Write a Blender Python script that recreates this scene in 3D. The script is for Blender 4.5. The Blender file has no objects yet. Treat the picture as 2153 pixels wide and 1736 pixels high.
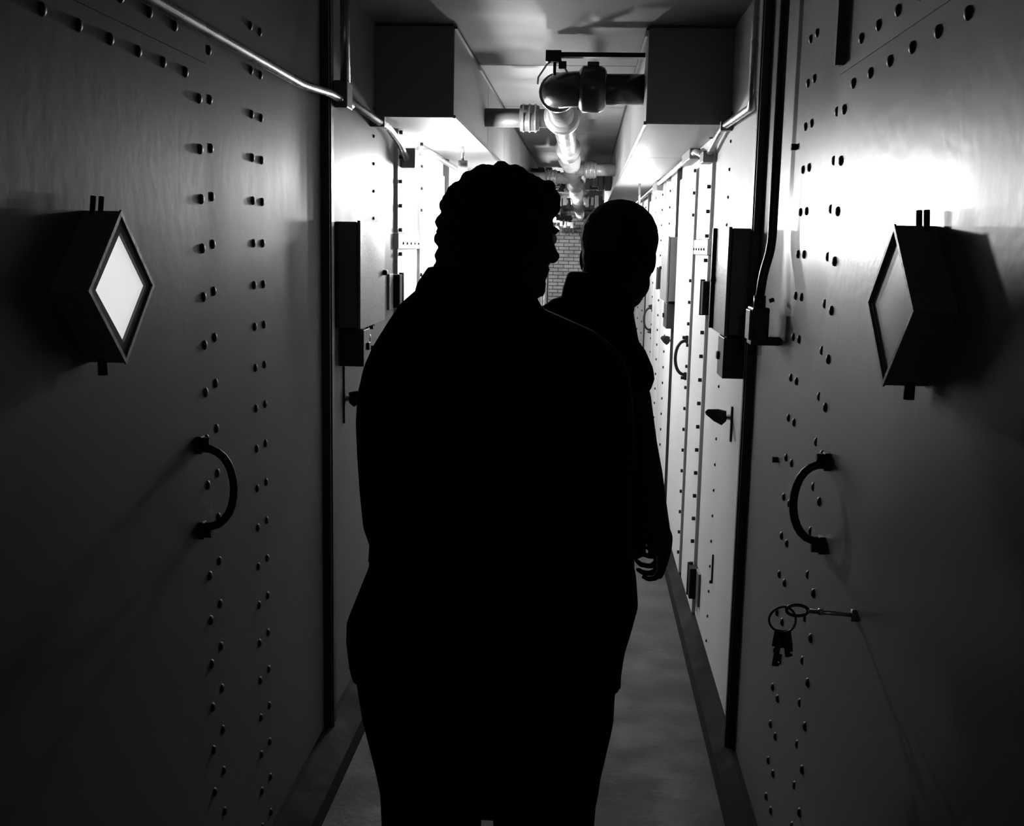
import bpy, bmesh, math, random
from mathutils import Vector, Matrix, noise
PI = math.pi
random.seed(7)
SC = bpy.context.scene
COL = SC.collection

# ---------------------------------------------------------------- camera
cam_d = bpy.data.cameras.new('camera')
cam_d.sensor_fit = 'HORIZONTAL'; cam_d.sensor_width = 36.0
cam_d.lens = 36.0 * 2300.0 / 2153.0
cam_d.clip_start = 0.02; cam_d.clip_end = 100
cam = bpy.data.objects.new('camera', cam_d); COL.objects.link(cam)
f = 2300.0
fwd = Vector((1232 - 1076.5, 520 - 868, f)).normalized()          # corridor axis seen from the camera
g = Vector((-316, 15400, f)); g = (g - fwd * g.dot(fwd)).normalized()
X = g.cross(fwd)
if X.x < 0: X = -X
# rows: world axes in (right, down, forward) camera coordinates -> blender camera axes (x, -y, -z)
M = Matrix((( X.x, -X.y, -X.z), (fwd.x, -fwd.y, -fwd.z), (-g.x, g.y, g.z)))
cam.matrix_world = Matrix.Translation((0, 0, 1.62)) @ M.to_4x4()
SC.camera = cam

# ---------------------------------------------------------------- world, exposure
w = bpy.data.worlds.new('world'); SC.world = w; w.use_nodes = True
w.node_tree.nodes['Background'].inputs[0].default_value = (.5, .5, .5, 1)
w.node_tree.nodes['Background'].inputs[1].default_value = 0.02
SC.view_settings.view_transform = 'Standard'; SC.view_settings.look = 'None'
SC.view_settings.exposure = 0.0; SC.view_settings.gamma = 1.0
SC.view_settings.use_curve_mapping = False
BULB = 640.0          # radiance of the near bulb
MIDBULB = 680.0         # radiance of the bulb in the middle of the passage
DIMBULB = 260.0
FARBULB = 1500.0        # radiance of the bulbs further down the passage
BACKFILL = 95.0        # radiance of the added fill bulb behind the camera
CELL = 0.66            # lit cell behind the left diamond window

# ---------------------------------------------------------------- materials
def mat(name, c, rough=.5, metal=0., bump=0., bscale=60., var=0., vscale=3., spec=.5, coat=0., stretch=None, emis=None):
    m = bpy.data.materials.new(name); m.use_nodes = True
    nt = m.node_tree; b = nt.nodes['Principled BSDF']
    b.inputs['Base Color'].default_value = (c, c, c, 1)
    b.inputs['Roughness'].default_value = rough
    b.inputs['Metallic'].default_value = metal
    b.inputs['Specular IOR Level'].default_value = spec
    b.inputs['Coat Weight'].default_value = coat
    if emis:
        b.inputs['Emission Color'].default_value = (1, 1, 1, 1)
        b.inputs['Emission Strength'].default_value = emis
    tc = nt.nodes.new('ShaderNodeTexCoord')
    if var:
        mp = nt.nodes.new('ShaderNodeMapping'); nt.links.new(tc.outputs['Object'], mp.inputs[0])
        if stretch: mp.inputs['Scale'].default_value = stretch
        n = nt.nodes.new('ShaderNodeTexNoise'); n.inputs['Scale'].default_value = vscale
        n.inputs['Detail'].default_value = 6; nt.links.new(mp.outputs[0], n.inputs['Vector'])
        r = nt.nodes.new('ShaderNodeMapRange')
        r.inputs['From Min'].default_value = .3; r.inputs['From Max'].default_value = .7
        r.inputs['To Min'].default_value = c * (1 - var); r.inputs['To Max'].default_value = c * (1 + var)
        nt.links.new(n.outputs['Fac'], r.inputs['Value'])
        nt.links.new(r.outputs[0], b.inputs['Base Color'])
        r2 = nt.nodes.new('ShaderNodeMapRange')
        r2.inputs['From Min'].default_value = .3; r2.inputs['From Max'].default_value = .7
        r2.inputs['To Min'].default_value = rough * .85; r2.inputs['To Max'].default_value = rough * 1.2
        nt.links.new(n.outputs['Fac'], r2.inputs['Value'])
        nt.links.new(r2.outputs[0], b.inputs['Roughness'])
    if bump:
        n = nt.nodes.new('ShaderNodeTexNoise'); n.inputs['Scale'].default_value = bscale
        n.inputs['Detail'].default_value = 4; nt.links.new(tc.outputs['Object'], n.inputs['Vector'])
        bp = nt.nodes.new('ShaderNodeBump'); bp.inputs['Strength'].default_value = bump
        bp.inputs['Distance'].default_value = .004
        nt.links.new(n.outputs['Fac'], bp.inputs['Height']); nt.links.new(bp.outputs[0], b.inputs['Normal'])
    return m
PAINT = mat('painted_steel', .17, .345, spec=.25, bump=.10, bscale=38, var=.10, vscale=2.2, stretch=(1, 1, .5))
PALE_LIT = mat('pale_lit_painted_steel', .62, .5, spec=.4, bump=.08, bscale=38, var=.07, vscale=2.2, stretch=(1, 1, .5))  # paler base colour also carries the brighter lamplight on the far plates
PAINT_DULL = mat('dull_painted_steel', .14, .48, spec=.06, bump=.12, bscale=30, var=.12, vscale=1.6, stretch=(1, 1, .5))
PAINT2 = mat('painted_steel_leaf', .17, .345, spec=.25, bump=.14, bscale=30, var=.10, vscale=1.6, stretch=(1, 1, .5))
DARKP = mat('dark_paint', .012, .4, bump=.2, bscale=40, var=.2)
BOXP = mat('box_paint', .14, .45, bump=.2, bscale=90, var=.06)
RIVET = mat('rivet_iron', .012, .5, spec=.25)
BLACKM = mat('black_iron', .012, .45, spec=.25)
HINGEM = mat('hinge_iron', .02, .8, spec=.1)
FRAMEM = mat('frame_paint', .13, .7, spec=.2, bump=.2, bscale=60)
MIDPIPE = mat('grey_pipe_paint', .09, .4, bump=.15, bscale=30)
SHADEPIPE = mat('shaded_pipe_paint', .045, .25, bump=.15, bscale=30)  # unlit side of the near pipe run put into a darker base colour
GALV = mat('galvanised', .45, .28, metal=.75, var=.15, vscale=14)
SHEET = mat('duct_sheet', .22, .5, metal=.1, bump=.2, bscale=12, var=.14, vscale=2.5, stretch=(1, .5, 1))
CEILM = mat('ceiling_sheet', .14, .65, metal=.1, bump=.25, bscale=9, var=.22, vscale=1.8)
PIPEM = mat('pipe_paint', .22, .28, bump=.3, bscale=30, var=.2, vscale=6)
WRAP = mat('pipe_wrap', .4, .7, bump=.8, bscale=45, var=.15, vscale=10)
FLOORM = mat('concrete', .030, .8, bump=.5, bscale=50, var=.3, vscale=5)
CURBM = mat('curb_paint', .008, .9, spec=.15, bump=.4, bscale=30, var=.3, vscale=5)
BRICKM = mat('brick', .55, .8, bump=.6, bscale=60, var=.25, vscale=3)
MORTAR = mat('mortar', .12, .9)
BEAMM = mat('dark_beam', .02, .7, bump=.6, bscale=20, var=.4, vscale=8)
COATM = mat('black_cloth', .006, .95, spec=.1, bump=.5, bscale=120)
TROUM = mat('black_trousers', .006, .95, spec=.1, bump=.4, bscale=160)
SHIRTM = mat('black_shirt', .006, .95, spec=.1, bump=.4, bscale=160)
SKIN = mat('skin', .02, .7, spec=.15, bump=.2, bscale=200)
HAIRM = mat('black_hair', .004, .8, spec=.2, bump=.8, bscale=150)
EYEM = mat('eye', .5, .2)
SHOEM = mat('shoe_leather', .01, .4)
KEYM = mat('key_steel', .5, .3, metal=.9)
RINGM = mat('key_ring_iron', .05, .35, metal=.5)
BULBM = mat('bulb_glow', .8, .5, emis=BULB)
BULBW = mat('dim_bulb_glow', .8, .5, emis=DIMBULB)
BULBM2 = mat('middle_bulb_glow', .8, .5, emis=MIDBULB)
BULBF = mat('far_bulb_glow', .8, .5, emis=FARBULB)
BULBFILL = mat('back_fill_glow', .8, .5, emis=BACKFILL)
LITGLASS = mat('lit_frosted_glass', .3, .3, emis=CELL)
GLASSM = mat('dull_glass', .6, .35, spec=.5)

# ---------------------------------------------------------------- helpers
class MB:
    def __init__(s): s.bm = bmesh.new()
    def box(s, x0, x1, y0, y1, z0, z1, bev=0.):
        r = bmesh.ops.create_cube(s.bm, size=1.0)
        x0, x1 = min(x0, x1), max(x0, x1)
        for v in r['verts']:
            v.co = Vector(((x0 + x1) / 2 + v.co.x * (x1 - x0), (y0 + y1) / 2 + v.co.y * (y1 - y0), (z0 + z1) / 2 + v.co.z * (z1 - z0)))
        if bev:
            es = list({e for v in r['verts'] for e in v.link_edges})
            bmesh.ops.bevel(s.bm, geom=es, offset=bev, segments=2, affect='EDGES', profile=.5)
        return s
    def tube(s, pts, rad, n=12, cap=True, ry=None, up=None):
        pts = [Vector(p) for p in pts]
        if not isinstance(rad, (list, tuple)): rad = [rad] * len(pts)
        rings = []; ref = None
        for i, p in enumerate(pts):
            a = pts[max(i - 1, 0)]; b = pts[min(i + 1, len(pts) - 1)]
            t = (b - a).normalized() if (b - a).length > 1e-9 else Vector((0, 0, 1))
            if ref is None:
                ref = Vector(up) if up else (Vector((0, 0, 1)) if abs(t.z) < .9 else Vector((0, 1, 0)))
            u = ref - t * ref.dot(t)
            if u.length < 1e-5: u = t.orthogonal()
            u.normalize(); v = t.cross(u); ref = u
            r = rad[i]; r1 = r if not isinstance(r, (tuple, list)) else r[0]; r2 = r if not isinstance(r, (tuple, list)) else r[1]
            rings.append([s.bm.verts.new(p + u * (math.cos(2 * PI * k / n) * r1) + v * (math.sin(2 * PI * k / n) * r2)) for k in range(n)])
        for A, B in zip(rings, rings[1:]):
            for k in range(n):
                s.bm.faces.new((A[k], A[(k + 1) % n], B[(k + 1) % n], B[k]))
        if cap:
            s.bm.faces.new(list(reversed(rings[0]))); s.bm.faces.new(rings[-1])
        return s
    def ball(s, c, r, rot=None, u=16, v=10):
        if not isinstance(r, (tuple, list)): r = (r, r, r)
        q = bmesh.ops.create_uvsphere(s.bm, u_segments=u, v_segments=v, radius=1)
        m = Matrix.Translation(c) @ (rot.to_4x4() if rot else Matrix.Identity(4)) @ Matrix.Diagonal((r[0], r[1], r[2], 1))
        bmesh.ops.transform(s.bm, matrix=m, verts=q['verts'])
        return s
    def loft(s, rows, n=28, p=2.3):
        """closed solid from horizontal superellipse sections (z, cx, cy, rx, ry)"""
        rings = []
        for z, cx, cy, rx, ry in rows:
            ring = []
            for k in range(n):
                a = 2 * PI * k / n; ca, sa = math.cos(a), math.sin(a)
                ring.append(s.bm.verts.new((cx + rx * math.copysign(abs(ca) ** (2 / p), ca), cy + ry * math.copysign(abs(sa) ** (2 / p), sa), z)))
            rings.append(ring)
        for A, B in zip(rings, rings[1:]):
            for k in range(n):
                s.bm.faces.new((A[k], A[(k + 1) % n], B[(k + 1) % n], B[k]))
        s.bm.faces.new(list(reversed(rings[0]))); s.bm.faces.new(rings[-1])
        return s
    def prism(s, poly, x0, x1):
        """polygon in (y, z), extruded along x"""
        a = [s.bm.verts.new((x0, y, z)) for y, z in poly]; b = [s.bm.verts.new((x1, y, z)) for y, z in poly]
        n = len(poly)
        s.bm.faces.new(a); s.bm.faces.new(list(reversed(b)))
        for k in range(n): s.bm.faces.new((a[k], b[k], b[(k + 1) % n], a[(k + 1) % n]))
        return s
    def frame(s, outer, inner, x0, x1):
        """polygon ring in (y, z), extruded along x"""
        n = len(outer)
        A = [[s.bm.verts.new((x, y, z)) for y, z in P] for x in (x0, x1) for P in (outer, inner)]
        ao, ai, bo, bi = A
        for k in range(n):
            j = (k + 1) % n
            s.bm.faces.new((ao[k], ao[j], ai[j], ai[k])); s.bm.faces.new((bo[k], bi[k], bi[j], bo[j]))
            s.bm.faces.new((ao[k], bo[k], bo[j], ao[j])); s.bm.faces.new((ai[k], ai[j], bi[j], bi[k]))
        return s
    def mesh(s, name, m, smooth=False):
        bmesh.ops.recalc_face_normals(s.bm, faces=s.bm.faces)
        me = bpy.data.meshes.new(name); s.bm.to_mesh(me); s.bm.free()
        if smooth:
            for p in me.polygons: p.use_smooth = True
        me.materials.append(m)
        return me
    def build(s, name, m, parent=None, smooth=False):
        return link(name, s.mesh(name, m, smooth), parent)

def link(name, me, parent=None, loc=None, rot=None):
    o = bpy.data.objects.new(name, me); COL.objects.link(o)
    if parent is not None:
        o.parent = parent
        bpy.context.view_layer.update() if False else None
        o.matrix_parent_inverse = parent_inv(parent)
    if loc is not None: o.location = loc
    if rot is not None: o.rotation_euler = rot
    return o
def parent_inv(p):
    m = p.matrix_basis.copy()
    q = p.parent
    while q is not None:
        m = q.matrix_basis @ m if False else m
        q = q.parent
    return Matrix.Translation(-wloc(p))
def wloc(p):
    return Vector(p.get('_w', (0, 0, 0)))
def tag(o, label=None, cat=None, group=None, kind=None):
    if label: o['label'] = label
    if cat: o['category'] = cat
    if group: o['group'] = group
    if kind: o['kind'] = kind
    return o
ORIG = {}
def thing(name, loc, label, cat, group=None):
    o = bpy.data.objects.new(name, None); COL.objects.link(o); o.location = loc
    o.empty_display_size = .05
    tag(o, label, cat, group); ORIG[o.name] = Vector(loc)
    return o
def wloc(p):
    return ORIG.get(p.name, Vector((0, 0, 0)))
def struct(name):
    o = bpy.data.objects.new(name, None); COL.objects.link(o); o['kind'] = 'structure'; return o

LW, RW = -.789, .509
def WX(side, o):            # wall plane, offset o into the passage
    return LW + o if side < 0 else RW - o
HC = 2.41                   # ceiling height
Y0, Y1 = -3.2, 24.0

# ---------------------------------------------------------------- structure: floor, ceiling, end walls
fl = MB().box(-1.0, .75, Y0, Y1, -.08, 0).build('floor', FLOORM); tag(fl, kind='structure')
ce = struct('ceiling')
MB().box(-1.0, .75, Y0, Y1, HC + .012, HC + .08).build('ceiling_backing', DARKP, ce)
ys = [Y0, -1.0, .5, 2.0, 3.5, 5.0, 6.45, 7.95, 9.4, 10.9, 12.4, 13.9, 15.4, 16.9, 18.4, 20, 22, 24]
for a, b in zip(ys, ys[1:]):
    MB().box(-.80, .52, a + .006, b - .006, HC, HC + .011).build('ceiling_panel', CEILM, ce)
wb = struct('wall_back')
MB().box(-1.0, .75, Y0 - .1, Y0, 0, HC).build('wall_panel', PAINT, wb)
we = struct('wall_end')
MB().box(-1.0, .75, Y1 + .03, Y1 + .15, 0, HC).build('mortar_bed', MORTAR, we)
b_ = MB()
for i in range(31):
    z = .02 + i * .077; x = -.80 - (.11 if i % 2 else 0)
    while x < .52:
        b_.box(max(x, -.80), min(x + .205, .52), Y1 - random.uniform(0, .008), Y1 + .03, z, z + .062)
        x += .22
tag(b_.build('brick', BRICKM, we), kind='stuff')

# ---------------------------------------------------------------- rivets and bolts (shared meshes; axis along +x, turned for the other wall)
def rivet_mesh(name, r, h, hexa=False):
    m = MB(); n = 6 if hexa else 10
    prof = [(r, 0), (r, h)] if hexa else [(r, 0), (r * .93, h * .45), (r * .6, h * .85), (0, h)]
    rings = []
    for (q, x) in prof:
        if q == 0: rings.append([m.bm.verts.new((x, 0, 0))])
        else: rings.append([m.bm.verts.new((x, q * math.cos(2 * PI * k / n), q * math.sin(2 * PI * k / n))) for k in range(n)])
    for A, B in zip(rings, rings[1:]):
        for k in range(n):
            if len(B) == 1: m.bm.faces.new((A[k], A[(k + 1) % n], B[0]))
            else: m.bm.faces.new((A[k], A[(k + 1) % n], B[(k + 1) % n], B[k]))
    if hexa: m.bm.faces.new(rings[-1])
    return m.mesh(name, RIVET, not hexa)
RV = rivet_mesh('rivet', .0104, .006)
RVS = rivet_mesh('small_rivet', .0065, .006)
BLT = rivet_mesh('bolt', .0085, .014, True)
def rivet(side, y, z, o, parent, me=None, name='rivet'):
    ob = link(name, me or RV, parent)
    ob.location = (WX(side, o), y, z)
    ob.rotation_euler = (random.uniform(0, 6), 0, 0 if side < 0 else PI)
    if side > 0: ob.rotation_euler = (0, 0, PI)
    return ob

# ---------------------------------------------------------------- side walls
walls = {}
for side, nm in ((-1, 'left'), (1, 'right')):
    W = struct('wall_' + nm); walls[side] = W
    MB().box(WX(side, -.10), WX(side, -.014), Y0, Y1, 0, HC + .01).build('wall_backing', DARKP, W)
    def plate(y0, y1, z0, z1, o=0., m=PALE_LIT, name='steel_plate', W=W, side=side):
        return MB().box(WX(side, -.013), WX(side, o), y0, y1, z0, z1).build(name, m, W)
    e = 2.275 if side < 0 else 2.34
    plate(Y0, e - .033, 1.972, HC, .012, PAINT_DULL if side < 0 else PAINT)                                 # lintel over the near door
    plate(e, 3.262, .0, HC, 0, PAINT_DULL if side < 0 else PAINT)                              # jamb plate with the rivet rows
    plate(3.33, 4.515, .0, HC, 0, PAINT_DULL if side < 0 else PALE_LIT)
    for k in range(7):
        y = 4.53 + 2.8 * k
        if y > Y1 - 1: break
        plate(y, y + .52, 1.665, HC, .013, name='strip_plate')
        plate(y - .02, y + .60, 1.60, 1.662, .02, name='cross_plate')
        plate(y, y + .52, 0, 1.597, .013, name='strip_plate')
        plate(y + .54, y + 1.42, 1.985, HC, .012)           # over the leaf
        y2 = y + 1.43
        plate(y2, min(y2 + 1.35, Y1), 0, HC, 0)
    # vertical cover post between the plates
    for k in range(8):
        y = 3.265 + 2.8 * k
        if y > Y1 - .5: break
        MB().box(WX(side, -.013), WX(side, .024), y, y + .062, 0, HC).build('cover_post', DARKP, W)
        MB().box(WX(side, .024), WX(side, .028), y + .012, y + .020, 0, HC).build('post_rib', DARKP, W)
    # rivets of the jamb plate
    yb = (2.583, 2.658) if side < 0 else (2.618, 2.69)
    for i in range(21):
        z = 2.11 - .0992 * i
        for y in yb:
            if z > .12: rivet(side, y, z, 0, W)
    yf = 2.295 if side < 0 else 2.362
    for i in range(20):
        z = 2.006 - .0988 * i
        if z > .1: rivet(side, yf, z, 0, W)
    for i in range(9):                                       # row on the lintel over the door
        rivet(side, e - .20 - .12 * i, 2.012, .012, W)
    for i in range(22):
        z = 2.105 - .0985 * i
        if z > .1: rivet(side, 4.071, z, 0, W, RVS)
    for i in range(22):
        z = 2.07 - .0985 * i
        if z > .1:
            rivet(side, 4.56, z, .013, W, BLT, 'bolt')
            if not (1.56 < z < 1.70): rivet(side, 5.085, z, .02, W, BLT, 'bolt')
    for i in range(5): rivet(side, 4.62 + .105 * i, 1.622, .02, W, RVS)
    # far rivets, too small to pick apart
    b = MB()
    for k in range(1, 7):
        for i in range(22):
            z = 2.07 - .0985 * i
            if z < .1: continue
            for y, o in ((4.56, .013), (5.085, .022), (2.62, 0), (4.071, 0)):
                yy = y + 2.8 * k
                if yy < Y1 - .3: b.box(WX(side, o), WX(side, o + .008), yy - .007, yy + .007, z - .007, z + .007)
    tag(b.build('far_rivets', RIVET, W), kind='stuff')
    # painted curb at the foot of the wall
    cx = -.692 if side < 0 else .444
    ctop = WX(side, .015)
    m = MB()
    P = [(WX(side, -.013), 0), (cx, 0), (cx - side * -.004, .055), (ctop, .088), (WX(side, -.013), .088)]
    a_ = [m.bm.verts.new((x, Y0, z)) for x, z in P]; c_ = [m.bm.verts.new((x, Y1, z)) for x, z in P]
    m.bm.faces.new(a_); m.bm.faces.new(list(reversed(c_)))
    for k in range(5): m.bm.faces.new((a_[k], c_[k], c_[(k + 1) % 5], a_[(k + 1) % 5]))
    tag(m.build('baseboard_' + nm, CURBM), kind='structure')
MB().box(WX(1, .012), WX(1, .030), 2.272, 2.284, 1.985, HC).build('flat_bar', DARKP, walls[1])
rivet(1, 2.795, 1.874, 0, walls[1], BLT, 'bolt'); rivet(1, 2.808, 1.09, 0, walls[1], BLT, 'bolt')

# ---------------------------------------------------------------- doors
def pull_handle(parent, side, y, z0, z1, o, out, r=.0075, foot=True):
    zc = (z0 + z1) / 2; h = (z1 - z0) / 2
    pts = []
    n = 14
    for k in range(n + 1):
        a = PI * k / n
        pts.append((WX(side, o + out * math.sin(a) ** .7), y, zc + h * .86 * math.cos(a)))
    H = MB().tube(pts, r, 10).build('pull_handle', BLACKM, parent, True)
    for s in (-1, 1):
        MB().box(WX(side, o), WX(side, o + .012), y - .012, y + .012, zc + s * h * .86 - (.012 if s > 0 else .024), zc + s * h * .86 + (.024 if s > 0 else .012), .002).build('mounting_foot', BLACKM, H)
        bo = link('bolt', BLT, H); bo.location = (WX(side, o + .012), y, zc + s * (h * .86 + .014)); bo.rotation_euler = (0, 0, 0 if side < 0 else PI)
    return H
def near_door(side, num):
    D = struct('door_%d' % num)
    o = .012
    edge = 2.242 if side < 0 else 2.305
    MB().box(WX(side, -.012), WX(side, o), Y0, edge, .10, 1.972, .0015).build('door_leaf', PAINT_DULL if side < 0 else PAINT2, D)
    MB().box(WX(side, -.013), WX(side, -.002), Y0, edge + .03, 0, .10).build('threshold_plate', PAINT, D)
    yr = 2.198 if side < 0 else 2.243
    for i in range(19):
        z = 1.897 - .0982 * i
        if z > .15: rivet(side, yr, z, o, D)
    for i in range(7):
        rivet(side, (2.125 if side < 0 else 2.18) - (.112 if side < 0 else .126) * i, 1.937, o, D)
    # diamond window
    cy, cz = (1.675, 1.543) if side < 0 else (1.618, 1.545)
    a, b = .122, (.118 if side < 0 else .115)
    fw = .056
    di = lambda p, q: [(cy, cz + q), (cy + p, cz), (cy, cz - q), (cy - p, cz)]
    ia, ib = (.094, .086) if side < 0 else (.104, .098)
    F = MB().frame(di(a, b), di(ia, ib), WX(side, o), WX(side, o + fw)).build('diamond_frame', FRAMEM, D)
    g_ = .047 if side < 0 else .049
    P = MB().prism(di(ia + .001, ib + .001), WX(side, o + g_), WX(side, o + g_ + .004)).build('pane', LITGLASS if side < 0 else GLASSM, F)
    P['label'] = 'bright frosted diamond pane' if side < 0 else 'dull grey diamond pane'
    MB().frame(di(a + .002, b + .002), di(a - .008, b - .008), WX(side, o + fw), WX(side, o + fw + .003)).build('rim_strip', BOXP, F)
    for s in (0, 1):
        yy = cy - .010 + .016 * s
        MB().tube([(WX(side, o + .014 + .006 * s), yy, cz + b - .035), (WX(side, o + .014 + .006 * s), yy + .012, cz + b + .022)], .0045, 8).build('hinge_pin', BLACKM, F, True)
    MB().tube([(WX(side, o + .02), cy, cz - b + .01), (WX(side, o + .02), cy, cz - b - .020)], .008, 8).build('catch_knob', BLACKM, F, True)
    hy = 2.145 if side < 0 else 2.18
    pull_handle(D, side, hy, 1.022 if side < 0 else 1.03, 1.215, o, .074 if side < 0 else .066, .0085)
    # lock plate
    if side > 0:
        MB().tube([(WX(side, o), 1.90, .985), (WX(side, o + .008), 1.90, .985)], .011, 16).build('keyhole_collar', BOXP, D, True)
    return D
dl = near_door(-1, 1); dr = near_door(1, 2)
n = 3
for k in range(6):
    for side in (-1, 1):
        y = 5.075 + 2.8 * k
        if y + .9 > Y1: continue
        D = struct('door_%d' % n); n += 1
        MB().box(WX(side, -.012), WX(side, .024), y, y + .86, .10, 1.98, .0015).build('door_leaf', PALE_LIT, D)
        pull_handle(D, side, y + .035, 1.03, 1.215, .024, .055)
        for z0, z1 in ((1.36, 1.495), (.175, .305)):        # hinges of the strip before the leaf
            H = MB().box(WX(side, .0005), WX(side, .036), y - .625, y - .560, z0, z1, .003).build('hinge', HINGEM, D)
            MB().box(WX(side, .0005), WX(side, .010), y - .715, y - .630, z0 - .004, z1 + .004, .001).build('hinge_leaf', BOXP, H)
            MB().tube([(WX(side, .030), y - .548, z0 - .004), (WX(side, .030), y - .548, z1 + .006)], .010, 12).build('knuckle', HINGEM, H, True)

# ---------------------------------------------------------------- wall gear: control boxes, switches, lever knobs
def control_box(side, y0, y1, z0, z1, dep, label):
    T = thing('control_box', (WX(side, 0), (y0 + y1) / 2, z0), label, 'box')
    MB().box(WX(side, 0.0005), WX(side, dep - .012), y0, y1, z0, z1, .003).build('body', DARKP if False else BOXP, T)
    MB().box(WX(side, dep - .010), WX(side, dep), y0 - .004, y1 + .004, z0 - .004, z1 + .004, .002).build('cover', BOXP, T)
    MB().tube([(WX(side, dep), y1 - .03, (z0 + z1) / 2), (WX(side, dep + .014), y1 - .03, (z0 + z1) / 2)], .009, 10).build('latch_knob', BLACKM, T, True)
    return T
control_box(-1, 3.44, 3.86, 1.352, 1.685, .082, 'grey metal control box on the left wall behind the curly-haired person')
T = control_box(1, 3.32, 3.64, 1.368, 1.685, .088, 'control box on the right wall just past the dark post')
MB().box(WX(1, .088), WX(1, .100), 3.618, 3.642, 1.368, 1.69, .001).build('lid_lip', BLACKM, T)
control_box(1, 5.98, 6.45, 1.34, 1.685, .07, 'slim grey box further down the right wall, beyond the narrow plates')
def switch_box(side, y0, y1, z0, z1, o0, o1, label):
    T = thing('switch_box', (WX(side, 0), (y0 + y1) / 2, z0), label, 'switch')
    MB().box(WX(side, 0.0005), WX(side, o1), y0, y1, z0, z1, .002).build('body', DARKP, T)
    MB().box(WX(side, 0.012), WX(side, o1 - .01), y0 + .02, y1 - .02, z1, z1 + .007).build('nipple', BLACKM, T)
    MB().box(WX(side, o1), WX(side, o1 + .008), y1 - .05, y1 - .02, z0 + .05, z0 + .075, .002).build('toggle', BLACKM, T)
switch_box(-1, 3.50, 3.60, 1.222, 1.341, .03, .080, 'small dark switch housing hanging under the left control box')
switch_box(1, 3.36, 3.50, 1.232, 1.356, .03, .082, 'small dark switch housing hanging under the near right control box')
switch_box(1, 6.02, 6.25, 1.19, 1.328, .03, .06, 'pale switch housing under the slim far box on the right wall')
def lock_plate(side, y, z, label):
    T = thing('lock_rosette', (WX(side, 0), y, z), label, 'lock')
    MB().box(WX(side, .0005), WX(side, .006), y - .055, y + .055, z - .05, z + .05, .001).build('plate', PAINT, T)
    MB().tube([(WX(side, .006), y, z), (WX(side, .018), y, z)], .014, 10).build('cylinder', BLACKM, T, True)
    for a, b in ((-1, -1), (-1, 1), (1, -1), (1, 1)): rivet(side, y + a * .042, z + b * .038, .006, T, BLT, 'bolt').location -= ORIG[T.name] * 0
lock_plate(-1, 3.93, 1.278, 'bolted lock plate on the left wall under the control box')
lock_plate(1, 3.80, 1.285, 'bolted lock plate on the right wall under the control box')
def lever(side, y, z, label, out=.085, s=1., top=.13):
    T = thing('lever_knob', (WX(side, 0), y, z), label, 'knob')
    MB().box(WX(side, .0005), WX(side, .006), y - .03, y - .012, z - .08, z + top, .001).build('slotted_bracket', BLACKM, T)
    MB().tube([(WX(side, 0.004), y, z), (WX(side, .03), y, z), (WX(side, out * .55), y, z + .004)], [.010, .008, .008], 10).build('spindle', KEYM, T, True)
    MB().tube([(WX(side, out * .22), y, z - .004), (WX(side, out * .30), y, z - .004), (WX(side, out * .62), y, z + .006), (WX(side, out * .98), y, z + .016), (WX(side, out * 1.04), y, z + .018)], [.012, (.026 * s, .012), (.022 * s, .010), (.010 * s, .008), .004], 14).build('grip', BLACKM, T, True)
lever(-1, 3.58, 1.105, 'dark lever knob on the left wall beside the curly-haired person', .07)
lever(1, 3.70, 1.062, 'dark wedge-shaped lever knob on the right wall near the post', .085, top=.04)
lever(1, 6.35, 1.10, 'small pale lever knob far down the right wall', .06)
T = thing('latch_bar', (RW, 4.02, .42), 'thin upright latch bar low on the right wall between rivets', 'latch')
MB().box(WX(1, .0005), WX(1, .006), 3.985, 3.992, .40, .50).build('bar', BLACKM, T)
MB().tube([(WX(1, .0005), 3.988, .395), (WX(1, .012), 3.988, .395)], .007, 8).build('stop', BLACKM, T, True)

# ---------------------------------------------------------------- ducts
def duct(name, x0, x1, y0, y1, z0, label, seams):
    T = thing(name, ((x0 + x1) / 2, y0, z0), label, 'duct')
    MB().box(x0 + .003, x1 - .003, y0 + .003, y1, z0 + .003, HC - .001).build('core', DARKP, T)
    MB().box(x0, x1, y0 - .002, y0 + .003, z0, HC - .01).build('end_panel', BOXP, T)
    ys = [y0 + .004] + seams + [y1]
    xi = x1 if x0 < -.3 else x0
    sg = 1 if x0 < -.3 else -1
    for a, b in zip(ys, ys[1:]):
        MB().box(xi - sg * .002, xi + sg * .002, a, b - .014, z0, HC - .012).build('side_panel', SHEET, T)
        MB().box(x0 + .002, x1 - .002, a, b - .006, z0 - .003, z0 + .003).build('bottom_panel', SHEET, T)
    MB().box(xi, xi + sg * .010, y0, y1, z0 - .006, z0 + .006).build('corner_angle', PAINT, T)
    MB().box(xi, xi + sg * .012, y0, y1, HC - .018, HC - .010).build('top_flange', DARKP, T)
    return T
duct('left_duct', LW + .001, -.500, 4.10, Y1 - .05, 2.083, 'big square-ended sheet metal duct along the left under the ceiling', [5.5, 6.8, 8.1, 10.2, 12.3, 14.5, 17, 20])
duct('right_duct', .205, RW - .001, 4.10, Y1 - .05, 2.070, 'big square-ended sheet metal duct along the right under the ceiling', [5.6, 7.2, 8.8, 10.6, 12.6, 15, 18])

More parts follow.
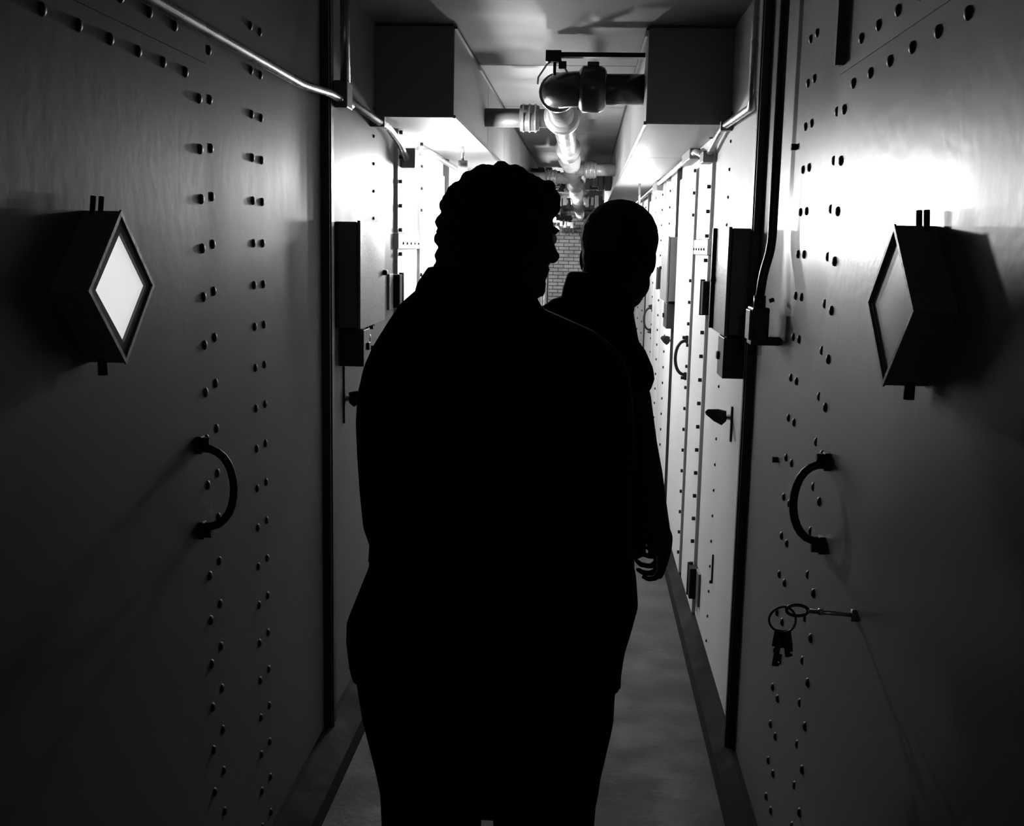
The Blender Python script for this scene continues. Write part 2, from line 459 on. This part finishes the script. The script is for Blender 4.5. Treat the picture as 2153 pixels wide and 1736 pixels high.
# dark cross beams and old pipe remains hung between the ducts far down, one on each side of the pipe
ORD = ['nearest', 'second', 'third', 'fourth', 'fifth', 'sixth', 'farthest']
for i, (y, z, h) in enumerate(((9.75, 2.16, .20), (11.6, 2.22, .10), (13.6, 2.14, .12), (15.8, 2.20, .14), (18.2, 2.06, .10), (20.8, 2.02, .10), (22.6, 1.92, .10))):
    for x0, x1, nm in ((-.498, -.235, 'left'), (-.02, .203, 'right')):
        m = MB().box(x0, x1, y, y + .12, z, z + h * .45, .004)
        q = 4
        for k in range(q):
            xa = x0 + (x1 - x0) * k / q
            m.box(xa, xa + (x1 - x0) / q * random.uniform(.7, 1), y - random.uniform(0, .1), y + .1, z - random.uniform(0, .05), z + random.uniform(.02, .06) + h * .4, .003)
        tag(m.build('cross_beam', BEAMM), '%s dark ragged beam under the far ceiling, %s of the wrapped pipe' % (ORD[i], nm), 'beam', 'ragged beams under the far ceiling')

# ---------------------------------------------------------------- the big pipe
PX, PZ, PR = -.128, 2.222, .058
T = thing('main_pipe', (PX, 4.45, PZ), 'thick pipe leaving the right duct, turning at an elbow and running down the passage', 'pipe')
yE = 4.36; rb = .10
MB().tube([(.204, yE, PZ), (PX + rb - .01, yE, PZ)], PR, 28).build('cross_run', SHADEPIPE, T, True)
pts = []
for k in range(11):
    a = PI / 2 * k / 10
    pts.append((PX + rb - rb * math.sin(a), yE + rb - rb * math.cos(a), PZ))
MB().tube(pts, PR + .009, 28).build('elbow', SHADEPIPE, T, True)
MB().tube([(PX, yE + rb - .01, PZ), (PX, yE + rb + .03, PZ), (PX, yE + rb + .032, PZ)], [PR + .017, PR + .017, PR + .008], 28).build('elbow_lip', PIPEM, T, True)
MB().tube([(PX, yE + rb, PZ), (PX, 7.0, PZ)], PR - .003, 28).build('long_run', PIPEM, T, True)
# heavy coupling on the cross run
c0, c1 = -.045, .06
cp = MB().tube([(c0, yE, PZ), (c0 + .012, yE, PZ), (c0 + .018, yE, PZ), (c1 - .03, yE, PZ), (c1 - .008, yE, PZ), (c1, yE, PZ)], [PR + .012, PR + .026, PR + .03, PR + .03, PR + .022, PR + .008], 28).build('coupling', SHADEPIPE, T, True)
MB().box(c0 + .03, c1 - .03, yE - .02, yE + .02, PZ + PR + .025, PZ + PR + .042, .003).build('coupling_lug', SHADEPIPE, cp)
for (y, r, w_) in ((5.28, .082, .13), (7.05, .074, .30)):
    m = MB().tube([(PX, y - w_ / 2, PZ), (PX, y - w_ / 2 + .02, PZ), (PX, y, PZ), (PX, y + w_ / 2 - .02, PZ), (PX, y + w_ / 2, PZ)], [PR, r, r * .96, r, PR], 28)
    c = m.build('collar', PIPEM, T, True)
    MB().tube([(PX, y - w_ / 2 + .015, PZ), (PX, y - w_ / 2 + .03, PZ)], r + .004, 28).build('clamp_band', GALV, c, True)
# wrapped insulation
pts = []; rad = []
y = 7.15
while y < 23.9:
    pts.append((PX + .012 * noise.noise((y * 2, 0, 0)), y, PZ + .012 * noise.noise((0, y * 2.3, 4)))); 
    rad.append(.064 + .020 * noise.noise((y * 3.1, 2, 1)) + .012 * math.sin(y * 4.2)); y += .09
m = MB().tube(pts, rad, 20)
for v in m.bm.verts: v.co += Vector((noise.noise(v.co * 9), 0, noise.noise(v.co * 9 + Vector((5, 5, 5))))) * .014
wr = m.build('cloth_wrap', WRAP, T, True); wr['label'] = 'lumpy pale cloth-wrapped far stretch'
# hanger
T = thing('pipe_hanger', (PX, 4.34, 2.36), 'dark hanger bar with straps holding the thick pipe elbow', 'hanger')
MB().box(-.165, .204, 4.325, 4.365, 2.336, 2.353).build('bar', BLACKM, T)
MB().box(-.175, -.115, 4.32, 4.37, 2.318, 2.360, .003).build('beam_clamp', BLACKM, T)
MB().tube([(-.140, 4.345, 2.34), (-.140, 4.345, 2.27)], .006, 8).build('rod', BLACKM, T, True)
for s in (-1, 1):
    MB().tube([(-.14 + s * .012, 4.345, 2.322), (-.14 + s * .030, 4.345, 2.31), (-.14 + s * .062, 4.345, 2.262), (-.14 + s * .064, 4.345, 2.235)], .0035, 8).build('strap', KEYM, T, True)
MB().box(-.125, -.095, 4.335, 4.355, 2.295, 2.322, .003).build('bolt_block', BLACKM, T)

def branch(x0, x1, y, z, r, cx, label, m=PIPEM):
    T = thing('branch_pipe', ((x0 + x1) / 2, y, z), label, 'pipe')
    MB().tube([(x0, y, z), (x1, y, z)], r, 20).build('run', m, T, True)
    c = MB().tube([(cx - .048, y, z), (cx - .044, y, z), (cx + .03, y, z), (cx + .044, y, z), (cx + .048, y, z)], [r, r + .018, r + .018, r + .014, r], 20).build('coupling', m, T, True)
    for s in (-.03, .0, .028):
        MB().tube([(cx + s - .004, y, z), (cx + s + .004, y, z)], r + .022, 20).build('band', GALV, c, True)
branch(-.498, PX - .03, 5.35, 2.222, .044, -.285, 'branch pipe joining the thick pipe from the left duct near the elbow', MIDPIPE)
branch(PX + .03, .204, 8.45, 2.20, .046, .015, 'branch pipe joining the wrapped pipe from the right duct')
branch(-.498, PX - .03, 9.2, 2.18, .046, -.30, 'branch pipe joining the wrapped pipe from the left duct, above the curly hair')

# ---------------------------------------------------------------- conduits
def conduit(side, pts, r, label, name='conduit', clips=(), parts=()):
    P = [(WX(side, o), y, z) for o, y, z in pts]
    T = thing(name, P[0], label, 'conduit')
    # smooth corners
    Q = [Vector(P[0])]
    for a, b, c in zip(P, P[1:], P[2:]):
        a, b, c = Vector(a), Vector(b), Vector(c)
        l1 = min(.04, (b - a).length * .45); l2 = min(.04, (c - b).length * .45)
        p = b + (a - b).normalized() * l1; q = b + (c - b).normalized() * l2
        for k in range(6):
            t = k / 5; Q.append(p * (1 - t) ** 2 + b * 2 * t * (1 - t) + q * t * t)
    Q.append(Vector(P[-1]))
    MB().tube(Q, r, 14).build('tube', GALV, T, True)
    for (y, z, o) in clips:
        MB().box(WX(side, .0005), WX(side, o + r + .004), y - .012, y + .012, z - r - .004, z + r + .004, .002).build('clip', BOXP, T)
    for (o0, o1, y0, y1, z0, z1) in parts:
        MB().box(WX(side, o0), WX(side, o1), y0, y1, z0, z1, .004).build('fitting', BOXP, T)
    return T
conduit(-1, [(.028, Y0 + .01, 2.03), (.028, 2.93, 2.03), (.040, 3.22, 2.045), (.040, 3.50, 2.045)], .0115, 'shiny conduit running above the left near door up to the post', parts=((.02, .062, 3.34, 3.42, 2.02, 2.10),))
conduit(-1, [(.035, 3.42, 2.06), (.035, 4.20, 2.048), (.035, 4.42, 2.02), (.04, 4.62, 1.955)], .0135, 'bright jogged conduit continuing past the post on the left wall', clips=((4.02, 2.052, .035),), parts=((.015, .075, 4.58, 4.70, 1.93, 2.01),))
conduit(-1, [(.045, 3.39, 2.10), (.045, 3.39, HC - .002)], .015, 'dark upright conduit above the left post')
conduit(1, [(.026, 3.40, HC - .002), (.026, 3.40, 2.045), (.026, 4.06, 2.06), (.026, 4.20, 2.05), (.030, 4.52, 2.00)], .0125, 'bright conduit dropping beside the right post and bending along the wall', clips=((4.06, 2.058, .026),), parts=((.012, .055, 4.50, 4.62, 1.965, 2.01),))
conduit(1, [(.042, 4.6, 1.995), (.042, 4.95, 2.045), (.042, 23.8, 2.048)], .0125, 'long conduit along the top of the right wall toward the far end', clips=((5.6, 2.047, .03), (6.9, 2.047, .03), (8.3, 2.047, .03), (10.5, 2.047, .03)), parts=((.01, .06, 5.05, 5.45, 2.02, 2.068), (.01, .055, 7.4, 7.9, 2.0, 2.065)))
conduit(-1, [(.042, 4.70, 1.985), (.042, 5.2, 2.045), (.042, 23.8, 2.048)], .0125, 'long conduit along the top of the left wall toward the far end', clips=((6.9, 2.047, .03), (10.5, 2.047, .03)))
c = conduit(1, [(.030, 2.90, HC - .002), (.030, 2.90, 1.63), (.048, 2.90, 1.56), (.054, 2.90, 1.49)], .0118, 'dark painted conduit dropping to a switch on the right near wall')
for ch in c.children: ch.data.materials[0] = DARKP
T = thing('conduit_switch', (WX(1, 0), 2.90, 1.38), 'dark cast switch box at the foot of the right near conduit', 'switch')
MB().box(WX(1, .030), WX(1, .074), 2.87, 2.96, 1.386, 1.475, .004).build('body', DARKP, T)
MB().tube([(WX(1, .053), 2.90, 1.470), (WX(1, .053), 2.90, 1.505)], .016, 12).build('hub', DARKP, T, True)
MB().box(WX(1, .0005), WX(1, .074), 2.875, 2.95, 1.377, 1.400, .003).build('bracket', DARKP, T)
MB().tube([(WX(1, .03), 2.89, 1.492), (WX(1, .018), 2.89, 1.496)], .0055, 8).build('screw', BLACKM, T, True)
MB().box(WX(1, .074), WX(1, .080), 2.88, 2.95, 1.39, 1.468, .002).build('cover', BOXP, T)

# ---------------------------------------------------------------- keys in the right near door
kx = WX(1, .012); ky = 1.90
T = thing('door_key', (kx, ky, .985), 'long key sticking out of the right near door lock', 'key')
MB().tube([(kx + .004, ky, .985), (kx - .085, ky, .990)], .0042, 10).build('shank', KEYM, T, True)
pts = [(kx - .103 + .019 * math.cos(a), ky, .990 + .010 * math.sin(a)) for a in [2 * PI * k / 20 for k in range(21)]]
MB().tube(pts, .003, 8, cap=False).build('bow', RINGM, T, True)
MB().tube([(kx - .066, ky, .989), (kx - .058, ky, .989)], .0062, 10).build('collar', KEYM, T, True)
rc = Vector((kx - .128, ky, .972))
pts = [(rc.x + .0235 * math.cos(a), ky + .003 * math.sin(2 * a), rc.z + .0235 * math.sin(a)) for a in [2 * PI * k / 32 for k in range(33)]]
tag(MB().tube(pts, .0021, 8, cap=False).build('key_ring', RINGM, None, True), 'round wire key ring hanging from the long key', 'key ring')
def hung_key(dx, ang, L, label):
    b = rc + Vector((dx, .004, -.0235))
    T = thing('hanging_key', b, label, 'key')
    R_ = Matrix.Rotation(ang, 4, 'Y')
    def B(mb, nm):
        bmesh.ops.transform(mb.bm, matrix=Matrix.Translation(b) @ R_, verts=mb.bm.verts)
        mb.build(nm, RINGM, T)
    B(MB().box(-.011, .011, -.002, .002, -.030, .003, .0018), 'bow')
    B(MB().box(-.005, .005, -.0015, .0015, -L, -.028, .001).box(.004, .010, -.0015, .0015, -L * .8, -L * .62).box(.004, .008, -.0015, .0015, -L * .98, -L * .87), 'blade')
hung_key(-.001, .12, .066, 'dark key hanging lowest from the key ring')
hung_key(.006, -.18, .048, 'shorter dark key hanging beside the lowest key')

# ---------------------------------------------------------------- lamps
def lamp(x, y, z, wallside, m, label, r=.045, power=None):
    T = thing('bulkhead_lamp', (x, y, z), label, 'lamp')
    MB().ball((x, y, z), (r, r, r * 1.15)).build('bulb', m, T, True)
    MB().tube([(x, y, z + r), (x, y, z + r + .05)], .022, 12).build('socket', BLACKM, T, True)
    if wallside == 1:       # bracket arm reaching over from the left duct
        path = [(x, y, z + r + .04), (x, y, z + r + .08), (x - .05, y, z + r + .12), (-.46, y, 2.00), (-.53, y, 2.04), (-.53, y, 2.08)]
    else:
        path = [(x, y, z + r + .05), (x, y, HC - .001 if wallside == 0 else 2.07)]
    MB().tube(path, .008, 8).build('stem', GALV, T, True)
LX, LY, LZ = -.515, 4.72, 1.93
lamp(-.58, 5.15, 1.91, -1, BULBM, 'blinding bare bulb under the left duct beside the curly head')
lamp(.36, 7.8, 1.80, -1, BULBW, 'bare bulb under the right duct, hidden behind the cropped head')
lamp(-.25, 6.6, 1.76, 1, BULBM2, 'bare bulb hanging mid passage, hidden behind the curly head')
lamp(-.55, 13.0, 1.93, -1, BULBF, 'second bare bulb under the left duct, far down the passage')
lamp(-.55, 20.5, 1.93, -1, BULBF, 'farthest bare bulb under the left duct')
lamp(-.1, -2.8, 2.15, 0, BULBFILL, 'added weak fill bulb on the ceiling, unseen behind the camera')  # added fill lamp that lifts the faces turned to the camera

# ---------------------------------------------------------------- people
def blob(name, mb, m, parent, voxel=.006, smooth=4):
    bmesh.ops.recalc_face_normals(mb.bm, faces=mb.bm.faces)
    me = bpy.data.meshes.new(name); mb.bm.to_mesh(me); mb.bm.free()
    o = bpy.data.objects.new(name, me); COL.objects.link(o)
    r = o.modifiers.new('r', 'REMESH'); r.mode = 'VOXEL'; r.voxel_size = voxel
    if smooth:
        s = o.modifiers.new('s', 'SMOOTH'); s.iterations = smooth; s.factor = .5
    dg = bpy.context.evaluated_depsgraph_get(); dg.update()
    me2 = bpy.data.meshes.new_from_object(o.evaluated_get(dg))
    o.modifiers.clear(); o.data = me2; bpy.data.meshes.remove(me)
    me2.name = name; me2.materials.clear(); me2.materials.append(m)
    for p in me2.polygons: p.use_smooth = True
    if parent is not None:
        o.parent = parent; o.matrix_parent_inverse = Matrix.Translation(-wloc(parent))
    return o

def rounded(mb, pts, rad, n=16, up=None):
    """limb with domed ends"""
    pts = [Vector(p) for p in pts]
    def rr(r, k): return tuple(q * k for q in r) if isinstance(r, (tuple, list)) else r * k
    def mx(r): return max(r) if isinstance(r, (tuple, list)) else r
    d0 = (pts[0] - pts[1]).normalized(); d1 = (pts[-1] - pts[-2]).normalized()
    P = [pts[0] + d0 * mx(rad[0]) * q for q in (.95, .8, .45)] + pts + [pts[-1] + d1 * mx(rad[-1]) * q for q in (.45, .8, .95)]
    Rr = [rr(rad[0], k) for k in (.3, .6, .9)] + list(rad) + [rr(rad[-1], k) for k in (.9, .6, .3)]
    mb.tube(P, Rr, n, up=up)

def hand(mb, wrist, down, curl, s=1., bend=(.35, .45, .5, .55), spread=.0, thumb=(0, 0, 1)):
    """palm and five fingers: down = finger direction, curl = the way the fingers close"""
    dn = Vector(down).normalized(); cu = Vector(curl); cu = (cu - dn * cu.dot(dn)).normalized(); sd = dn.cross(cu)
    if sd.dot(Vector(thumb)) > 0: sd = -sd
    w = Vector(wrist)
    rounded(mb, [w - dn * .02, w + dn * .015, w + dn * .05 + cu * .004, w + dn * .085 + cu * .008], [(.020 * s, .026 * s), (.019 * s, .031 * s), (.017 * s, .039 * s), (.013 * s, .040 * s)], 14, up=cu)
    lens = (.078, .088, .080, .062)
    for i in range(4):
        o = (i - 1.5) * .0205 * s
        p = w + dn * (.088 - .006 * abs(i - 1.2)) * s + sd * o + cu * .008
        d = (dn + sd * (i - 1.5) * spread).normalized(); L = lens[i] * s; a = 0
        pts = [p - d * .02, p]
        for q, fr in enumerate((.45, .31, .24)):
            a += bend[i] * (1.0 if q else .7) * (1.0 if q < 2 or bend[i] < .8 else .7)
            dd = d * math.cos(a) + cu * math.sin(a)
            p = p + dd * L * fr; pts.append(p)
        rounded(mb, pts, [.0095 * s, .0095 * s, .0088 * s, .0080 * s, .0068 * s], 10)
    p = w + dn * .03 * s - sd * .030 * s + cu * .008
    d = (dn * .8 - sd * .55 + cu * .45).normalized()
    rounded(mb, [p + sd * .012, p + d * .028 * s, p + d * .050 * s + dn * .006, p + d * .060 * s + dn * .022 * s + cu * .006], [.015 * s, .0125 * s, .0105 * s, .0085 * s], 10)

def head(mb, c, yaw, pitch=0., s=1., roll=0.):
    """c = skull centre; the face looks along +y turned by yaw"""
    R_ = Matrix.Rotation(yaw, 3, 'Z') @ Matrix.Rotation(pitch, 3, 'X') @ Matrix.Rotation(roll, 3, 'Y')
    c = Vector(c)
    def P(x, y, z): return c + R_ @ (Vector((x, y, z)) * s)
    def B(x, y, z, rx, ry, rz, rot=None):
        mb.ball(P(x, y, z), (rx * s, ry * s, rz * s), R_ @ rot if rot else R_)
    B(0, -.012, .035, .074, .094, .082)          # skull
    B(0, .030, -.010, .063, .066, .078)          # face
    B(0, .050, -.078, .040, .040, .034)          # jaw and chin
    B(-.035, .020, -.055, .028, .045, .038); B(.035, .020, -.055, .028, .045, .038)
    B(0, .088, .022, .045, .014, .010)           # brow
    mb_pts = [P(0, .090, .012), P(0, .103, -.010), P(0, .112, -.024)]
    rounded(mb, mb_pts, [.008 * s, .010 * s, .014 * s], 10)
    B(-.012, .100, -.028, .009, .010, .007); B(.012, .100, -.028, .009, .010, .007)
    B(0, .088, -.050, .022, .012, .006); B(0, .086, -.062, .019, .011, .007)   # lips
    B(0, .082, -.088, .018, .014, .014)          # chin
    B(-.030, .074, -.018, .020, .016, .020); B(.030, .074, -.018, .020, .016, .020)
    for sx in (-1, 1):
        B(sx * .077, -.008, -.008, .010, .018, .031, Matrix.Rotation(sx * .25, 3, 'Z'))
        B(sx * .072, -.002, -.012, .010, .012, .022)
    return P, R_
def eyes(P, parent, s=1.):
    for sx in (-1, 1):
        MB().ball(P(sx * .031, .078, .006), .0125 * s, u=12, v=8).build('eye', EYEM, parent, True)

def shoe(x, y, parent, yaw=0.):
    m = MB()
    rows = [(-.13, .030, .020, .035), (-.11, .038, .035, .05), (-.05, .040, .045, .07), (.0, .040, .045, .065), (.06, .048, .035, .045), (.11, .044, .027, .035), (.14, .026, .018, .022)]
    R_ = Matrix.Rotation(yaw, 4, 'Z')
    m.tube([(0, r[0], r[2] + .008) for r in rows], [(r[2], r[1]) for r in rows], 14, up=(0, 0, 1))
    for v in m.bm.verts: v.co.z = max(v.co.z, .004)
    bmesh.ops.transform(m.bm, matrix=Matrix.Translation((x, y, 0)) @ R_, verts=m.bm.verts)
    m.build('shoe', SHOEM, parent, True)

# -- person 1: curly hair, long coat, seen from behind, facing away and to the right
QY = 2.0; cx1 = -.160
p1 = thing('person', (cx1, QY, 0), 'curly-haired person in a long dark belted coat, back to camera, head turned right', 'person')
H1 = (-.146, QY + .004, 1.632)
m = MB()
P1f, _ = head(m, H1, -.85, -.05, 1.01)
rounded(m, [(-.165, QY - .005, 1.42), (-.160, QY, 1.50), (-.150, QY + .005, 1.58)], [.060, .058, .062], 16)
m.loft([(.86, cx1, QY, .17, .105), (.95, cx1, QY, .165, .105), (1.08, cx1, QY, .14, .10), (1.25, cx1, QY + .005, .16, .11), (1.38, cx1, QY, .175, .10), (1.44, cx1, QY, .15, .085), (1.48, cx1, QY, .07, .06)], 20)
for s in (-1, 1):
    rounded(m, [(cx1 + s * .085, QY, .88), (cx1 + s * .095, QY, .50), (cx1 + s * .095, QY - .02, .30), (cx1 + s * .10, QY - .01, .08)], [.095, .066, .058, .038], 14)
    rounded(m, [(cx1 + s * .10, QY - .03, .045), (cx1 + s * .105, QY + .10, .035)], [.036, .034], 10)
    sh = (cx1 + s * .175, QY, 1.40); el = (cx1 + s * .190, QY + .04, 1.12); wr_ = (cx1 + s * .135, QY + .20, 1.00)
    rounded(m, [sh, el, wr_], [.052, .042, .027], 14)
    hand(m, Vector(wr_) + Vector((-s * .012, .03, -.01)), (-s * .65, .55, -.25), (0, -.4, -.9), 1.0)
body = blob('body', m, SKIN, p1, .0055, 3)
eyes(P1f, p1, 1.0)
# coat: silhouette measured at several heights
L1 = [(1.545, -.300), (1.509, -.340), (1.47, -.364), (1.435, -.385), (1.396, -.402), (1.345, -.414), (1.293, -.417), (1.231, -.414), (1.160, -.409), (1.094, -.402), (1.053, -.389), (1.015, -.393), (.96, -.415), (.908, -.435), (.869, -.436), (.82, -.430), (.797, -.425)]
RR = {1.545: -.095, 1.509: -.075, 1.47: .02, 1.435: .065, 1.396: .085, 1.345: .095, 1.293: .10, 1.231: .10, 1.160: .098, 1.094: .097, 1.053: .103, 1.015: .112, .96: .118, .908: .106, .869: .096, .82: .091, .797: .092}
m = MB()
rows = []
for z, xl in L1:
    xr = RR[z]; dep = .138 if z < 1.40 else (.138 - (z - 1.40) * .40)
    rows.append((z, (xl + xr) / 2, QY + .0, (xr - xl) / 2, dep))
m.loft(rows, 36, 2.5)
m2 = []
for s in (-1, 1):
    rounded(m, [(cx1 + s * .185, QY + .03, 1.37), (cx1 + s * .190, QY + .05, 1.15), (cx1 + s * .175, QY + .13, 1.05), (cx1 + s * .14, QY + .19, 1.01)], [.060, .058, .052, .040], 14)
for v in m.bm.verts:
    v.co += Vector((1, .8, 0)) * .004 * noise.noise(Vector((v.co.x * 9, v.co.y * 9, v.co.z * 5)))
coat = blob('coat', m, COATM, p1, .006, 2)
m = MB()       # belt
m.loft([(1.030, (-.391 + .107) / 2, QY, .251, .141), (1.062, (-.391 + .107) / 2, QY, .249, .141)], 36, 2.5)
m.build('belt', COATM, p1)
m = MB()       # collar standing round the nape
m.loft([(1.500, -.20, QY, .115, .10), (1.548, -.202, QY - .005, .104, .092), (1.580, -.198, QY - .01, .086, .080)], 28)
blob('collar', m, COATM, p1, .006, 2)
m = MB()       # trousers
rows = [(.86, -.165, .225, .13), (.797, -.168, .250, .13), (.716, -.163, .243, .125), (.608, -.160, .220, .115), (.56, -.158, .213, .11)]
m.loft([(z, x, QY, rx, ry) for z, x, rx, ry in reversed(rows)], 30, 2.6)
for s in (-1, 1):
    rounded(m, [(cx1 + s * .11, QY, .60), (cx1 + s * .112, QY, .35), (cx1 + s * .11, QY, .12)], [.105, .092, .080], 16)
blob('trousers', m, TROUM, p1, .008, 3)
for s in (-1, 1): shoe(cx1 + s * .11, QY + .02, p1)
# curly hair following the outline of the head
random.seed(5)
m = MB()
hc = Vector((-.158, QY - .005, 1.655))
m.ball((-.158, QY - .012, 1.655), (.100, .102, .098))
m.ball((-.188, QY - .02, 1.62), (.072, .082, .078))
m.ball((-.20, QY - .025, 1.575), (.062, .068, .05))
for k in range(330):
    z = random.uniform(-.75, 1); a = random.uniform(0, 2 * PI); q = math.sqrt(1 - z * z)
    d = Vector((q * math.cos(a), q * math.sin(a), z))
    if d.x > .55 and d.z < .25: continue
    if d.y > .45 and d.z < .2: continue
    p = hc + Vector((d.x * .099, d.y * .102, d.z * .099))
    m.ball(p, random.uniform(.010, .017), u=8, v=6)
for px_, pz in ((-.262, 1.66), (-.264, 1.63), (-.262, 1.60), (-.266, 1.575), (-.255, 1.69), (-.235, 1.72), (-.06, 1.705), (-.070, 1.725), (-.060, 1.69)):
    m.ball((px_, QY, pz), .014, u=8, v=6)
hair = blob('curly_hair', m, HAIRM, p1, .0045, 1)

# -- person 2: cropped head, short sleeves, right arm hanging
QY2 = 2.55; cx2 = .040
p2 = thing('person', (cx2, QY2, 0), 'close-cropped person in a dark short-sleeved shirt, right hand hanging with curled fingers', 'person')
m = MB()
# skull centre and face turned right and slightly down
P2f, _ = head(m, (.078, QY2, 1.602), -.42, -.12, 1.06)
rounded(m, [(.030, QY2 - .01, 1.44), (.042, QY2 - .005, 1.50), (.062, QY2, 1.58)], [.062, .062, .066], 16)
m.loft([(.86, -.01, QY2, .13, .10), (.98, .005, QY2, .125, .10), (1.12, .02, QY2, .125, .095), (1.28, .025, QY2, .125, .11), (1.38, .015, QY2, .12, .10), (1.44, .02, QY2, .10, .08), (1.47, cx2, QY2, .07, .06)], 20)
for s in (-1, 1):
    rounded(m, [(-.02 + s * .065, QY2, .88), (-.06 + s * .058, QY2, .50), (-.06 + s * .058, QY2 - .02, .30), (-.065 + s * .064, QY2 - .01, .08)], [.066, .046, .040, .034], 14)
    rounded(m, [(-.065 + s * .064, QY2 - .03, .045), (-.065 + s * .066, QY2 + .10, .035)], [.036, .034], 10)
# right arm (seen at the right): shoulder, elbow, wrist
rounded(m, [(.080, QY2, 1.385), (.115, QY2 - .01, 1.27), (.138, QY2 - .005, 1.16), (.155, QY2 + .01, 1.09), (.178, QY2 + .03, .99), (.199, QY2 + .04, .915)], [.052, .048, .044, .043, .038, .031], 16)
hand(m, (.212, QY2 + .04, .918), (.05, .58, -.82), (-1, 0, 0), .93, (1.25, 1.1, .95, .78), .20, (0, 1, .5))
# left arm, bent forward
rounded(m, [(-.09, QY2, 1.385), (-.13, QY2 + .0, 1.12), (-.10, QY2 + .18, 1.00)], [.052, .042, .027], 14)
hand(m, (-.09, QY2 + .205, .99), (.5, .6, -.2), (0, -.4, -.9), .95)
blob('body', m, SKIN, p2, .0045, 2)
eyes(P2f, p2, 1.06)
m = MB()
rows = [(.90, -.008, .152, .115), (.905, .005, .160, .115), (1.0, .008, .158, .115), (1.12, .012, .145, .11), (1.28, .015, .130, .12), (1.38, .010, .125, .115), (1.43, .012, .112, .10), (1.47, .020, .095, .085), (1.51, .030, .085, .072)]
m.loft([(z, x, QY2, rx, ry) for z, x, rx, ry in rows], 32, 2.4)
rounded(m, [(.062, QY2, 1.405), (.098, QY2, 1.360), (.113, QY2 - .005, 1.325)], [.050, .055, .056], 16)
rounded(m, [(-.085, QY2, 1.40), (-.125, QY2, 1.32), (-.140, QY2 - .005, 1.23)], [.058, .058, .058], 16)
rounded(m, [(.03, QY2, 1.47), (-.055, QY2, 1.455), (-.10, QY2, 1.42)], [.055, .05, .05], 14)
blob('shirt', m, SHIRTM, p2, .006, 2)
m = MB()
m.loft([(1.475, .030, QY2 - .005, .088, .080), (1.52, .028, QY2 - .01, .080, .074), (1.565, .022, QY2 - .015, .062, .066)], 26)
blob('collar', m, SHIRTM, p2, .006, 2)
m = MB()
m.loft([(z, x, QY2, rx, ry) for z, x, rx, ry in ((.74, -.040, .128, .095), (.82, -.020, .145, .115), (.92, -.008, .146, .112), (.97, 0, .142, .11))], 28, 2.5)
for s in (-1, 1):
    rounded(m, [(-.030 + s * .058, QY2, .82), (-.052 + s * .058, QY2 - .004, .58), (-.06 + s * .059, QY2 - .008, .40), (-.065 + s * .064, QY2 - .005, .12)], [(.085, .080), (.078, .068), (.070, .061), (.062, .055)], 16)
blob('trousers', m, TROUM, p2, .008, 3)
m = MB(); m.ball((.076, QY2 + .002, 1.641), (.091, .106, .090)); m.ball((.070, QY2 - .02, 1.602), (.080, .085, .07))
blob('cropped_hair', m, HAIRM, p2, .005, 2)
for s in (-1, 1): shoe(-.065 + s * .064, QY2 + .02, p2)

for o in bpy.data.objects:
    if '_w' in o: del o['_w']
